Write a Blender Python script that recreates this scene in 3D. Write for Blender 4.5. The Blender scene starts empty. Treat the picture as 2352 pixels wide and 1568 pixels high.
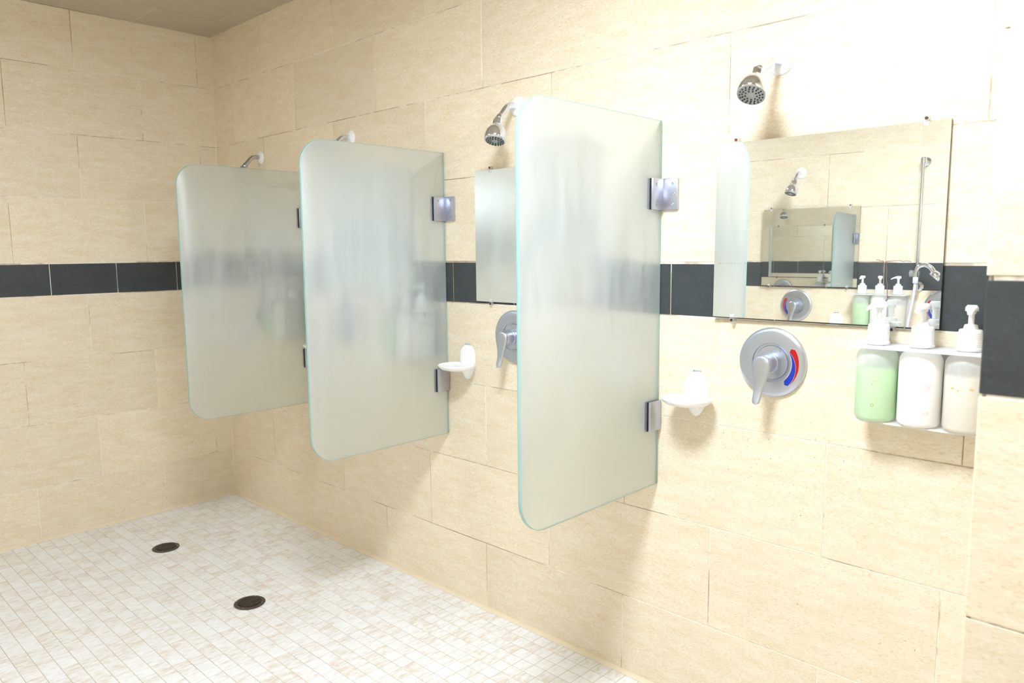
import bpy, bmesh, math, random
from mathutils import Matrix, Vector

random.seed(7)
SC = bpy.context.scene
COL = SC.collection
PI = math.pi

# ------------------------------------------------------------------ camera
F_PX = 1724.45
cam_d = bpy.data.cameras.new('camera')
cam = bpy.data.objects.new('camera', cam_d)
COL.objects.link(cam)
cam_d.sensor_fit = 'HORIZONTAL'
cam_d.sensor_width = 36.0
cam_d.lens = F_PX / 2352 * 36.0
cam_d.clip_start = 0.02
CAM_ROT = Matrix.Rotation(-0.8053, 4, 'Z') @ Matrix.Rotation(1.4501, 4, 'X') @ Matrix.Rotation(-0.0097, 4, 'Z')
cam.matrix_world = Matrix.Translation((-1.9315, -4.1004, 1.3865)) @ CAM_ROT
cam_d.dof.use_dof = True
cam_d.dof.focus_distance = 2.5
cam_d.dof.aperture_fstop = 6.0
SC.camera = cam

# ------------------------------------------------------------------ world, flash, colour management
world = bpy.data.worlds.new('world')
SC.world = world
world.use_nodes = True
world.node_tree.nodes['Background'].inputs[0].default_value = (0.9, 0.93, 1.0, 1)
world.node_tree.nodes['Background'].inputs[1].default_value = 0.05

LAMP_STRENGTH = 66.0          # ceiling lamp over the nearest stall
ADDED_FILL_STRENGTH = 17.0      # added fill light, no known fixture, lifts the end wall
FLASH_W = 20.0                # hand-held flash of the photographer
fl_d = bpy.data.lights.new('photo_flash', 'SPOT')
fl_d.energy = FLASH_W
fl_d.spot_size = math.radians(104)
fl_d.spot_blend = 0.55
fl_d.shadow_soft_size = 0.025
fl_d.color = (0.83, 0.91, 1.0)
fl = bpy.data.objects.new('photo_flash', fl_d)
COL.objects.link(fl)
fl.location = (-1.09, -4.2, 1.725)
fl.rotation_euler = (Vector((-1.2, 0.0, 1.35)) - fl.location).to_track_quat('-Z', 'Y').to_euler()

vs = SC.view_settings
vs.view_transform = 'Standard'
vs.look = 'None'
vs.gamma = 1.0
vs.use_curve_mapping = False
vs.exposure = 0.80
SC.cycles.use_denoising = True
SC.cycles.use_light_tree = False
SC.cycles.use_adaptive_sampling = True
SC.cycles.adaptive_threshold = 0.08
SC.cycles.adaptive_min_samples = 16
SC.cycles.max_bounces = 9
SC.cycles.diffuse_bounces = 5
SC.cycles.glossy_bounces = 6
SC.cycles.transmission_bounces = 8
SC.cycles.transparent_max_bounces = 16
SC.cycles.sample_clamp_indirect = 6.0

# ------------------------------------------------------------------ materials
def nt(name):
    m = bpy.data.materials.new(name)
    m.use_nodes = True
    t = m.node_tree
    return m, t, t.nodes['Principled BSDF'], t.nodes['Material Output']

def N(t, kind, **kw):
    n = t.nodes.new(kind)
    for k, v in kw.items():
        if k in n.inputs.keys():
            n.inputs[k].default_value = v
        else:
            setattr(n, k, v)
    return n

def plain(name, col, rough=0.4, metal=0.0, spec=0.5, sss=0.0, noise=0.0, nscale=60.0):
    m, t, b, o = nt(name)
    b.inputs['Base Color'].default_value = (*col, 1)
    b.inputs['Roughness'].default_value = rough
    b.inputs['Metallic'].default_value = metal
    b.inputs['Specular IOR Level'].default_value = spec
    if noise:
        g = N(t, 'ShaderNodeNewGeometry')
        nz = N(t, 'ShaderNodeTexNoise', Scale=nscale, Detail=4.0)
        t.links.new(g.outputs['Position'], nz.inputs['Vector'])
        mr = N(t, 'ShaderNodeMapRange')
        mr.inputs['From Min'].default_value = 0.3
        mr.inputs['From Max'].default_value = 0.7
        mr.inputs['To Min'].default_value = max(0.0, rough - noise)
        mr.inputs['To Max'].default_value = rough + noise
        t.links.new(nz.outputs['Fac'], mr.inputs['Value'])
        t.links.new(mr.outputs['Result'], b.inputs['Roughness'])
    return m

def ramp(t, stops, interp='LINEAR'):
    r = t.nodes.new('ShaderNodeValToRGB')
    r.color_ramp.interpolation = interp
    el = r.color_ramp.elements
    while len(el) < len(stops):
        el.new(0.5)
    for e, (p, c) in zip(el, stops):
        e.position = p
        e.color = (*c, 1)
    return r

def mix(t, kind, fac, a, b):
    n = t.nodes.new('ShaderNodeMix')
    n.data_type = 'RGBA'
    n.blend_type = kind
    n.clamp_result = True
    if isinstance(fac, (int, float)):
        n.inputs[0].default_value = fac
    else:
        t.links.new(fac, n.inputs[0])
    for sock, v in ((n.inputs[6], a), (n.inputs[7], b)):
        if isinstance(v, tuple):
            sock.default_value = (*v, 1)
        else:
            t.links.new(v, sock)
    return n.outputs[2]

TILE_LIGHT = (0.86, 0.775, 0.62)
TILE_MID = (0.80, 0.685, 0.495)
TILE_TAN = (0.66, 0.475, 0.25)

def stone_tile(name, light, mid, tan, stretch, rough=0.38, dark_spots=0.0):
    """matt porcelain tile: cloudy streaks along the tile plus fine pale and tan specks"""
    m, t, b, o = nt(name)
    g = N(t, 'ShaderNodeNewGeometry')
    oi = N(t, 'ShaderNodeObjectInfo')
    off = N(t, 'ShaderNodeVectorMath', operation='SCALE')
    off.inputs[0].default_value = (3.1, 7.3, 5.7)
    t.links.new(oi.outputs['Random'], off.inputs['Scale'])
    ad = N(t, 'ShaderNodeVectorMath', operation='ADD')
    t.links.new(g.outputs['Position'], ad.inputs[0])
    t.links.new(off.outputs[0], ad.inputs[1])
    mp = N(t, 'ShaderNodeMapping')
    mp.inputs['Scale'].default_value = stretch
    t.links.new(ad.outputs[0], mp.inputs['Vector'])
    n1 = N(t, 'ShaderNodeTexNoise', Scale=9.0, Detail=3.0, Roughness=0.65)
    n2 = N(t, 'ShaderNodeTexNoise', Scale=105.0, Detail=1.5, Roughness=0.6)
    n3 = N(t, 'ShaderNodeTexNoise', Scale=60.0, Detail=1.0, Roughness=0.5)
    for n in (n1, n2, n3):
        t.links.new(mp.outputs[0], n.inputs['Vector'])
    r1 = ramp(t, [(0.33, mid), (0.50, tuple((a + c) / 2 for a, c in zip(light, mid))), (0.68, light)])
    t.links.new(n1.outputs['Fac'], r1.inputs['Fac'])
    r2 = ramp(t, [(0.53, (0, 0, 0)), (0.72, (0.55, 0.55, 0.55))])
    t.links.new(n2.outputs['Fac'], r2.inputs['Fac'])
    c = mix(t, 'MIX', r2.outputs['Color'], r1.outputs['Color'], tan)
    r3 = ramp(t, [(0.58, (0, 0, 0)), (0.72, (0.6, 0.6, 0.6))])
    t.links.new(n3.outputs['Fac'], r3.inputs['Fac'])
    pale = tuple(min(1, v * 1.09) for v in light)
    c = mix(t, 'MIX', r3.outputs['Color'], c, pale)
    # slight lot-to-lot difference between tiles
    mr = N(t, 'ShaderNodeMapRange')
    mr.inputs['To Min'].default_value = 0.955
    mr.inputs['To Max'].default_value = 1.03
    t.links.new(oi.outputs['Random'], mr.inputs['Value'])
    cb = N(t, 'ShaderNodeCombineXYZ')
    for k in range(3):
        t.links.new(mr.outputs['Result'], cb.inputs[k])
    c = mix(t, 'MULTIPLY', 1.0, c, cb.outputs[0])
    t.links.new(c, b.inputs['Base Color'])
    b.inputs['Roughness'].default_value = rough
    b.inputs['Specular IOR Level'].default_value = 0.35
    return m

M = {}
M['tile'] = stone_tile('beige_stone_tile', TILE_LIGHT, TILE_MID, TILE_TAN, (1.0, 1.0, 4.0))
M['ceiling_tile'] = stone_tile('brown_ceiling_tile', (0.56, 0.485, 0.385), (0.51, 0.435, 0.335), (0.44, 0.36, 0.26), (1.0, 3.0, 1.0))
M['slate'] = stone_tile('dark_slate_tile', (0.058, 0.066, 0.069), (0.046, 0.053, 0.055), (0.038, 0.044, 0.046), (1.0, 1.0, 2.0), 0.42)

def mosaic_mat():
    m, t, b, o = nt('mosaic_floor_tile')
    g = N(t, 'ShaderNodeNewGeometry')
    add = N(t, 'ShaderNodeVectorMath', operation='ADD')
    add.inputs[1].default_value = (FX0 + 52.5, FY0 + 52.5 * 1.0, 0.0)
    sub = N(t, 'ShaderNodeVectorMath', operation='SUBTRACT')
    sub.inputs[1].default_value = (FX0, FY0, 0.0)
    t.links.new(g.outputs['Position'], sub.inputs[0])
    sc = N(t, 'ShaderNodeVectorMath', operation='MULTIPLY')
    sc.inputs[1].default_value = (1 / FP, 1 / FP, 0.0)
    t.links.new(sub.outputs[0], sc.inputs[0])
    fl_ = N(t, 'ShaderNodeVectorMath', operation='FLOOR')
    t.links.new(sc.outputs[0], fl_.inputs[0])
    wn = N(t, 'ShaderNodeTexWhiteNoise', noise_dimensions='3D')
    t.links.new(fl_.outputs[0], wn.inputs['Vector'])
    off = N(t, 'ShaderNodeVectorMath', operation='SCALE')
    off.inputs['Scale'].default_value = 9.0
    t.links.new(wn.outputs['Color'], off.inputs[0])
    ad = N(t, 'ShaderNodeVectorMath', operation='ADD')
    t.links.new(g.outputs['Position'], ad.inputs[0])
    t.links.new(off.outputs[0], ad.inputs[1])
    mp = N(t, 'ShaderNodeMapping')
    mp.inputs['Scale'].default_value = (1.0, 2.6, 1.0)
    t.links.new(ad.outputs[0], mp.inputs['Vector'])
    n1 = N(t, 'ShaderNodeTexNoise', Scale=26.0, Detail=3.0, Roughness=0.6)
    t.links.new(mp.outputs[0], n1.inputs['Vector'])
    r1 = ramp(t, [(0.34, (0.73, 0.64, 0.545)), (0.46, (0.81, 0.775, 0.735)), (0.60, (0.865, 0.86, 0.85)), (0.8, (0.89, 0.90, 0.905))])
    sh = N(t, 'ShaderNodeMath', operation='MULTIPLY_ADD')
    sh.inputs[1].default_value = 0.20
    t.links.new(wn.outputs['Value'], sh.inputs[0])
    t.links.new(n1.outputs['Fac'], sh.inputs[2])
    sb = N(t, 'ShaderNodeMath', operation='SUBTRACT')
    sb.inputs[1].default_value = 0.06
    t.links.new(sh.outputs[0], sb.inputs[0])
    t.links.new(sb.outputs[0], r1.inputs['Fac'])
    n2 = N(t, 'ShaderNodeTexNoise', Scale=95.0, Detail=1.5, Roughness=0.6)
    t.links.new(mp.outputs[0], n2.inputs['Vector'])
    r2 = ramp(t, [(0.69, (0, 0, 0)), (0.76, (0.5, 0.5, 0.5))])
    t.links.new(n2.outputs['Fac'], r2.inputs['Fac'])
    c = mix(t, 'MIX', r2.outputs['Color'], r1.outputs['Color'], (0.36, 0.28, 0.22))
    t.links.new(c, b.inputs['Base Color'])
    b.inputs['Roughness'].default_value = 0.34
    b.inputs['Specular IOR Level'].default_value = 0.4
    return m

def grout_mat(name, base, stain, lo, hi):
    m, t, b, o = nt(name)
    g = N(t, 'ShaderNodeNewGeometry')
    n1 = N(t, 'ShaderNodeTexNoise', Scale=1.7, Detail=6.0, Roughness=0.75)
    t.links.new(g.outputs['Position'], n1.inputs['Vector'])
    r = ramp(t, [(lo, base), (lo + 0.05, tuple((a * 0.45 + c * 0.55) for a, c in zip(base, stain))), (hi, stain)])
    t.links.new(n1.outputs['Fac'], r.inputs['Fac'])
    t.links.new(r.outputs['Color'], b.inputs['Base Color'])
    b.inputs['Roughness'].default_value = 0.8
    return m

FP = 0.0525
FX0, FY0 = -0.013, -2.338
M['mosaic'] = mosaic_mat()
M['grout'] = grout_mat('wall_grout', (0.90, 0.84, 0.72), (0.30, 0.20, 0.105), 0.49, 0.68)
M['ceiling_grout'] = plain('pale_ceiling_grout', (0.82, 0.76, 0.64), 0.8)
M['floor_grout'] = grout_mat('floor_grout', (0.60, 0.54, 0.42), (0.36, 0.335, 0.27), 0.55, 0.72)
M['caulk'] = plain('cream_caulk', (0.80, 0.69, 0.50), 0.5)
M['white'] = plain('white_plastic', (0.93, 0.93, 0.92), 0.3)
M['chrome'] = plain('polished_chrome', (0.78, 0.83, 0.95), 0.09, 1.0)
M['old_chrome'] = plain('spotted_chrome', (0.56, 0.59, 0.68), 0.2, 1.0, noise=0.08, nscale=300)
M['satin'] = plain('satin_metal', (0.56, 0.60, 0.68), 0.36, 1.0, noise=0.05, nscale=120)
M['hinge'] = plain('brushed_hinge_metal', (0.56, 0.58, 0.68), 0.34, 1.0)
M['screw'] = plain('screw_steel', (0.5, 0.5, 0.52), 0.3, 1.0)
M['black'] = plain('black_rubber', (0.015, 0.016, 0.02), 0.45)
M['nozzle'] = plain('dark_nozzle_rubber', (0.035, 0.035, 0.05), 0.35)
M['faceplate'] = plain('grey_face_plate', (0.42, 0.45, 0.43), 0.3, 0.6)
M['red'] = plain('red_enamel', (0.45, 0.003, 0.004), 0.3)
M['blue'] = plain('blue_enamel', (0.003, 0.032, 0.42), 0.3)
M['bronze'] = plain('dark_bronze', (0.11, 0.09, 0.068), 0.42, 0.55, noise=0.1, nscale=80)
M['pit'] = plain('drain_pit', (0.012, 0.014, 0.013), 0.9)
M['rust'] = plain('rusty_screw', (0.12, 0.045, 0.018), 0.7)
M['tarnish'] = plain('brown_tarnish', (0.16, 0.11, 0.09), 0.8)
M['pink'] = plain('pale_pink_print', (0.86, 0.66, 0.67), 0.5)
M['brown_print'] = plain('brown_print', (0.42, 0.30, 0.06), 0.5)
M['orange'] = plain('orange_residue', (0.80, 0.48, 0.16), 0.5)
M['hose'] = plain('pale_lilac_hose', (0.72, 0.70, 0.80), 0.3)
M['mirror_edge'] = plain('dark_mirror_edge', (0.05, 0.05, 0.05), 0.5)

def translucent_plastic(name, col, transp, rough=0.35):
    m, t, b, o = nt(name)
    b.inputs['Base Color'].default_value = (*col, 1)
    b.inputs['Roughness'].default_value = rough
    tr = N(t, 'ShaderNodeBsdfTransparent')
    tl = N(t, 'ShaderNodeBsdfTranslucent')
    tl.inputs['Color'].default_value = (*col, 1)
    m1 = N(t, 'ShaderNodeMixShader')
    m1.inputs[0].default_value = 0.35
    t.links.new(b.outputs[0], m1.inputs[1])
    t.links.new(tl.outputs[0], m1.inputs[2])
    m2 = N(t, 'ShaderNodeMixShader')
    m2.inputs[0].default_value = transp
    t.links.new(m1.outputs[0], m2.inputs[1])
    t.links.new(tr.outputs[0], m2.inputs[2])
    t.links.new(m2.outputs[0], o.inputs['Surface'])
    return m

M['bottle'] = translucent_plastic('milky_bottle_plastic', (0.95, 0.96, 0.96), 0.42)
M['white_bottle'] = plain('opaque_white_bottle', (0.93, 0.92, 0.91), 0.32)
M['green_liquid'] = translucent_plastic('green_soap', (0.60, 0.96, 0.36), 0.0)
M['amber_liquid'] = translucent_plastic('amber_soap', (0.97, 0.88, 0.68), 0.0)
M['white_liquid'] = translucent_plastic('white_soap', (0.92, 0.91, 0.90), 0.0)
M['bracket'] = translucent_plastic('clear_white_bracket', (0.93, 0.93, 0.92), 0.25)
M['clip'] = translucent_plastic('clear_clip', (0.9, 0.9, 0.9), 0.7, 0.1)

def frosted():
    m, t, b, o = nt('frosted_glass')
    t.nodes.remove(b)
    g = N(t, 'ShaderNodeNewGeometry')
    mp = N(t, 'ShaderNodeMapping')
    mp.inputs['Scale'].default_value = (9.0, 9.0, 1.1)
    t.links.new(g.outputs['Position'], mp.inputs['Vector'])
    nz = N(t, 'ShaderNodeTexNoise', Scale=3.0, Detail=2.5, Roughness=0.65)
    t.links.new(mp.outputs[0], nz.inputs['Vector'])
    gl = N(t, 'ShaderNodeBsdfGlass', IOR=1.14, Roughness=0.32)
    gl.inputs['Color'].default_value = (0.965, 0.99, 0.98, 1)
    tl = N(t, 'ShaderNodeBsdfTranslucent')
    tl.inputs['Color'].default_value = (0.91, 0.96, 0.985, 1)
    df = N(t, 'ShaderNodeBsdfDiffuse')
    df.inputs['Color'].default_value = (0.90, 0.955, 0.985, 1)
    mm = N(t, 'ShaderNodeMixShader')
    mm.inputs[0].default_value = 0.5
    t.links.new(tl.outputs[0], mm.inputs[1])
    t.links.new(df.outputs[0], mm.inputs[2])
    mr2 = N(t, 'ShaderNodeMapRange')
    mr2.inputs['From Min'].default_value = 0.35
    mr2.inputs['From Max'].default_value = 0.75
    mr2.inputs['To Min'].default_value = 0.15
    mr2.inputs['To Max'].default_value = 0.21
    t.links.new(nz.outputs['Fac'], mr2.inputs['Value'])
    # glare painted into the pane: extra milky white, strongest at chest height
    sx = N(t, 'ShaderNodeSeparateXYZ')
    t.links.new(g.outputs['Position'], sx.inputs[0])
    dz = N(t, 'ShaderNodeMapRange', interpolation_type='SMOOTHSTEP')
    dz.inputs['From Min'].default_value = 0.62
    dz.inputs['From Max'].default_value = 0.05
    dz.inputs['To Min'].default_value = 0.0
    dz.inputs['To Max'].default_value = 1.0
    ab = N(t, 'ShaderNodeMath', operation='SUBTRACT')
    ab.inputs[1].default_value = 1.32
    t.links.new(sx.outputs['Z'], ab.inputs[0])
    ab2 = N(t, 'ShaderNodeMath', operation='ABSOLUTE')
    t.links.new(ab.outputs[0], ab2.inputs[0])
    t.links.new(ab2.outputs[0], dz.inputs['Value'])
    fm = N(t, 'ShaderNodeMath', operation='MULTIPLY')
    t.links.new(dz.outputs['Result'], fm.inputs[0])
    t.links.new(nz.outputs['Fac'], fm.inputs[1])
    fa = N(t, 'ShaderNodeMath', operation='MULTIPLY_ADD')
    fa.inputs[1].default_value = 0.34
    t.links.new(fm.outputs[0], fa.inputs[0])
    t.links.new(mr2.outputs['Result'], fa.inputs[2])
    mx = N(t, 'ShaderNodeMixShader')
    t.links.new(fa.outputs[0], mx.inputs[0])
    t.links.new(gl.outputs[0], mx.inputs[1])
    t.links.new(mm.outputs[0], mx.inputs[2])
    gs = N(t, 'ShaderNodeBsdfGlossy', Roughness=0.38)
    gs.inputs['Color'].default_value = (0.9, 0.96, 0.98, 1)
    my = N(t, 'ShaderNodeMixShader')
    my.inputs[0].default_value = 0.09
    t.links.new(mx.outputs[0], my.inputs[1])
    t.links.new(gs.outputs[0], my.inputs[2])
    t.links.new(my.outputs[0], o.inputs['Surface'])
    return m

def glass_edge():
    m, t, b, o = nt('green_glass_edge')
    b.inputs['Base Color'].default_value = (0.38, 0.60, 0.57, 1)
    b.inputs['Roughness'].default_value = 0.18
    tl = N(t, 'ShaderNodeBsdfTranslucent')
    tl.inputs['Color'].default_value = (0.42, 0.70, 0.67, 1)
    mx = N(t, 'ShaderNodeMixShader')
    mx.inputs[0].default_value = 0.35
    t.links.new(b.outputs[0], mx.inputs[1])
    t.links.new(tl.outputs[0], mx.inputs[2])
    t.links.new(mx.outputs[0], o.inputs['Surface'])
    return m

def mirror_mat(name, lo, hi):
    m, t, b, o = nt(name)
    t.nodes.remove(b)
    gs = N(t, 'ShaderNodeBsdfGlossy', Roughness=0.0)
    gs.inputs['Color'].default_value = (0.90, 0.93, 0.915, 1)
    df = N(t, 'ShaderNodeBsdfDiffuse')
    df.inputs['Color'].default_value = (0.85, 0.88, 0.90, 1)
    g = N(t, 'ShaderNodeNewGeometry')
    nz = N(t, 'ShaderNodeTexNoise', Scale=14.0, Detail=5.0, Roughness=0.7)
    t.links.new(g.outputs['Position'], nz.inputs['Vector'])
    mr = N(t, 'ShaderNodeMapRange')
    mr.inputs['From Min'].default_value = 0.35
    mr.inputs['From Max'].default_value = 0.75
    mr.inputs['To Min'].default_value = lo
    mr.inputs['To Max'].default_value = hi
    t.links.new(nz.outputs['Fac'], mr.inputs['Value'])
    mx = N(t, 'ShaderNodeMixShader')
    t.links.new(mr.outputs['Result'], mx.inputs[0])
    t.links.new(gs.outputs[0], mx.inputs[1])
    t.links.new(df.outputs[0], mx.inputs[2])
    t.links.new(mx.outputs[0], o.inputs['Surface'])
    return m

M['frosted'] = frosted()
M['glass_edge'] = glass_edge()
M['mirror'] = mirror_mat('hazy_mirror', 0.02, 0.05)
M['clear_mirror'] = mirror_mat('silvered_mirror', 0.008, 0.02)

def water():
    m, t, b, o = nt('water_drop')
    b.inputs['Base Color'].default_value = (1, 1, 1, 1)
    b.inputs['Roughness'].default_value = 0.02
    b.inputs['IOR'].default_value = 1.33
    b.inputs['Transmission Weight'].default_value = 1.0
    return m
M['water'] = water()

def lamp_mat(name, strength):
    m, t, b, o = nt(name)
    t.nodes.remove(b)
    e = N(t, 'ShaderNodeEmission', Strength=strength)
    e.inputs['Color'].default_value = (0.775, 0.87, 1.0, 1)
    t.links.new(e.outputs[0], o.inputs['Surface'])
    return m
M['lamp'] = lamp_mat('lamp_diffuser', LAMP_STRENGTH)
M['added_fill'] = lamp_mat('added_fill_emitter', ADDED_FILL_STRENGTH)  # emitter of the added fill, weaker than the real lamp

# ------------------------------------------------------------------ mesh helpers
class MB:
    """collects primitive solids into one mesh"""
    def __init__(self):
        self.v, self.f, self.m = [], [], []

    def add(self, vs_, fs, mat=0, mtx=None):
        o = len(self.v)
        self.v += [tuple(mtx @ Vector(p)) if mtx else tuple(p) for p in vs_]
        self.f += [tuple(i + o for i in f) for f in fs]
        self.m += [mat] * len(fs) if isinstance(mat, int) else list(mat)
        return self

    def box(self, lo, hi, bevel=0.0, mat=0, mtx=None, seg=2):
        bm = bmesh.new()
        bmesh.ops.create_cube(bm, size=1.0)
        for vt in bm.verts:
            vt.co = [lo[i] + (vt.co[i] + 0.5) * (hi[i] - lo[i]) for i in range(3)]
        if bevel:
            bmesh.ops.bevel(bm, geom=list(bm.edges), offset=bevel, segments=seg, affect='EDGES', profile=0.5)
        bm.verts.index_update()
        self.add([v_.co[:] for v_ in bm.verts], [[q.index for q in f.verts] for f in bm.faces], mat, mtx)
        bm.free()
        return self

    def lathe(self, prof, seg=32, mat=0, mtx=None):
        """prof: (radius, height) list turned about local z, closed with caps"""
        vs_, fs = [], []
        for r, h in prof:
            for k in range(seg):
                a = 2 * PI * k / seg
                vs_.append((r * math.cos(a), r * math.sin(a), h))
        n = len(prof)
        for i in range(n - 1):
            for k in range(seg):
                k2 = (k + 1) % seg
                fs.append((i * seg + k, i * seg + k2, (i + 1) * seg + k2, (i + 1) * seg + k))
        fs.append(tuple(reversed(range(seg))))
        fs.append(tuple(range((n - 1) * seg, n * seg)))
        return self.add(vs_, fs, mat, mtx)

    def tube(self, pts, r, seg=14, mat=0, mtx=None, radii=None):
        pts = [Vector(p) for p in pts]
        vs_, fs = [], []
        up = None
        for i, p in enumerate(pts):
            d = (pts[min(i + 1, len(pts) - 1)] - pts[max(i - 1, 0)]).normalized()
            if up is None:
                up = Vector((0, 1, 0)) if abs(d.y) < 0.9 else Vector((1, 0, 0))
            x = d.cross(up).normalized()
            up = x.cross(d).normalized()
            rr = radii[i] if radii else r
            for k in range(seg):
                a = 2 * PI * k / seg
                vs_.append(p + x * rr * math.cos(a) + up * rr * math.sin(a))
        n = len(pts)
        for i in range(n - 1):
            for k in range(seg):
                k2 = (k + 1) % seg
                fs.append((i * seg + k, i * seg + k2, (i + 1) * seg + k2, (i + 1) * seg + k))
        fs.append(tuple(reversed(range(seg))))
        fs.append(tuple(range((n - 1) * seg, n * seg)))
        return self.add(vs_, fs, mat, mtx)

    def loft(self, rings, mat=0, mtx=None, cap=True):
        k = len(rings[0])
        vs_ = [p for r in rings for p in r]
        fs = []
        for i in range(len(rings) - 1):
            for j in range(k):
                j2 = (j + 1) % k
                fs.append((i * k + j, i * k + j2, (i + 1) * k + j2, (i + 1) * k + j))
        if cap:
            fs.append(tuple(reversed(range(k))))
            fs.append(tuple(range((len(rings) - 1) * k, len(rings) * k)))
        return self.add(vs_, fs, mat, mtx)

    def build(self, name, mats, parent=None, smooth=35, mtx=None):
        me = bpy.data.meshes.new(name)
        me.from_pydata(self.v, [], self.f)
        bm = bmesh.new()
        bm.from_mesh(me)
        bmesh.ops.recalc_face_normals(bm, faces=bm.faces)
        bm.to_mesh(me)
        bm.free()
        if not isinstance(mats, (list, tuple)):
            mats = [mats]
        for x in mats:
            me.materials.append(M[x])
        me.polygons.foreach_set('material_index', self.m)
        if smooth:
            me.polygons.foreach_set('use_smooth', [True] * len(me.polygons))
            me.set_sharp_from_angle(angle=math.radians(smooth))
        o = bpy.data.objects.new(name, me)
        COL.objects.link(o)
        if parent:
            o.parent = parent
        if mtx is not None:
            o.matrix_local = mtx
        return o

def align(d, at=(0, 0, 0)):
    return Matrix.Translation(at) @ Vector(d).normalized().to_track_quat('Z', 'Y').to_matrix().to_4x4()

def bez(pts, n=16):
    """Catmull-Rom through pts"""
    P = [Vector(p) for p in pts]
    out = []
    for i in range(len(P) - 1):
        p0, p1, p2, p3 = P[max(i - 1, 0)], P[i], P[i + 1], P[min(i + 2, len(P) - 1)]
        for k in range(n):
            t = k / n
            out.append(0.5 * ((2 * p1) + (p2 - p0) * t + (2 * p0 - 5 * p1 + 4 * p2 - p3) * t * t + (3 * p1 - p0 - 3 * p2 + p3) * t ** 3))
    out.append(P[-1])
    return out

def thing(name, label, cat, loc, rotz=0.0, group=None):
    o = bpy.data.objects.new(name, None)
    o.empty_display_size = 0.05
    COL.objects.link(o)
    o.location = loc
    o.rotation_euler = (0, 0, rotz)
    return tag(o, label, cat, group)

def tag(o, label, cat, group=None, kind=None):
    o['label'] = label
    o['category'] = cat
    if group:
        o['group'] = group
    if kind:
        o['kind'] = kind
    return o

def struct(o, label, cat):
    return tag(o, label, cat, kind='structure')

# ------------------------------------------------------------------ room shell
ROOM_X = -2.6            # opposite wall
RET_Y = -3.868           # return wall that ends the shower wall
PIL_X = -0.80            # face of the wing wall nearest the camera
REAR_Y = -5.2
ZC = 2.5445
Z_A = 0.2663
TH = 0.308
ZL = [0.0, Z_A, Z_A + TH, Z_A + 2 * TH, Z_A + 3 * TH, Z_A + 3 * TH + 0.1568]
ZL += [ZL[5] + TH, ZL[5] + 2 * TH, ZL[5] + 3 * TH, ZC]
BAND = 4
GAP = 0.0030
_cache = {}

def tile_mesh(w, h, mat, d=0.008, bev=0.0007):
    key = (round(w, 4), round(h, 4), mat)
    if key not in _cache:
        a, b, c = w / 2, h / 2, bev
        vs_ = [(-a, -b, -d), (a, -b, -d), (a, b, -d), (-a, b, -d), (-a, -b, -c), (a, -b, -c), (a, b, -c), (-a, b, -c),
               (-a + c, -b + c, 0), (a - c, -b + c, 0), (a - c, b - c, 0), (-a + c, b - c, 0)]
        fs = [(8, 9, 10, 11)]
        for k in range(4):
            k2 = (k + 1) % 4
            fs += [(k, k2, 4 + k2, 4 + k), (4 + k, 4 + k2, 8 + k2, 8 + k)]
        me = bpy.data.meshes.new('tile')
        me.from_pydata(vs_, [], fs)
        me.materials.append(M[mat])
        _cache[key] = me
    return _cache[key]

def tile(parent, center, u, v, w, h, mat, name='tile'):
    u, v = Vector(u), Vector(v)
    n = u.cross(v)
    o = bpy.data.objects.new(name, tile_mesh(w, h, mat))
    COL.objects.link(o)
    o.parent = parent
    jit = random.uniform(-0.00025, 0.00025)
    c = Vector(center) + n * jit
    o.matrix_local = Matrix(((u.x, v.x, n.x, c.x), (u.y, v.y, n.y, c.y), (u.z, v.z, n.z, c.z), (0, 0, 0, 1)))
    return o

def slab(name, lo, hi, mat, label, cat):
    o = MB().box(lo, hi).build(name, mat, smooth=0)
    return struct(o, label, cat)

def tiled_wall(name, lo, hi, org, u, length, rows, label):
    """org: floor corner of the tiled face; u: direction of increasing s (u x z points into the room);
    rows: one list of joint positions per course"""
    w = slab(name, lo, hi, 'grout', label, 'wall')
    org, u = Vector(org), Vector(u)
    for i, js in enumerate(rows):
        z0, z1 = ZL[i], ZL[i + 1]
        if i == BAND:
            z0, z1 = z0 + 0.001, z1 - 0.0035
        cuts = [0.0] + [j for j in sorted(js) if 0.012 < j < length - 0.012] + [length]
        for a, b in zip(cuts[:-1], cuts[1:]):
            tile(w, org + u * ((a + b) / 2) + Vector((0, 0, (z0 + z1) / 2)), u, (0, 0, 1), b - a - GAP, z1 - z0 - GAP,
                 'slate' if i == BAND else 'tile')
    return w

def series(start, pitch, end):
    out, x = [], start
    while x < end:
        out.append(x)
        x += pitch
    return out

# shower wall: s runs from the far corner towards the camera; facing normal is -X, so u must satisfy u x z = -X  ->  u = -Y
A = lambda s: series(s, 0.6335, 4)
rows_r = [[0.20, 0.83, 1.462, 2.096, 2.732, 3.37], [0.488, 1.137, 1.771, 2.416, 3.044, 3.653], [0.20, 0.84, 1.47, 2.104, 2.738, 3.371],
          [0.51, 1.15, 1.79, 2.43, 3.063, 3.68], series(0.005, 0.3215, 4), [0.20, 0.84, 1.47, 2.106, 2.74, 3.372],
          [0.525, 1.15, 1.79, 2.434, 3.073, 3.689], [0.208, 0.84, 1.47, 2.109, 2.749, 3.373], [0.532, 1.171, 1.80, 2.43, 3.07, 3.69]]
wall_right = tiled_wall('wall_right', (0.0013, RET_Y - 0.02, -0.05), (0.12, 0.12, ZC + 0.05), (0, 0, 0), (0, -1, 0), -RET_Y, rows_r,
                        'long beige tiled shower wall with dark slate band')
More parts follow.
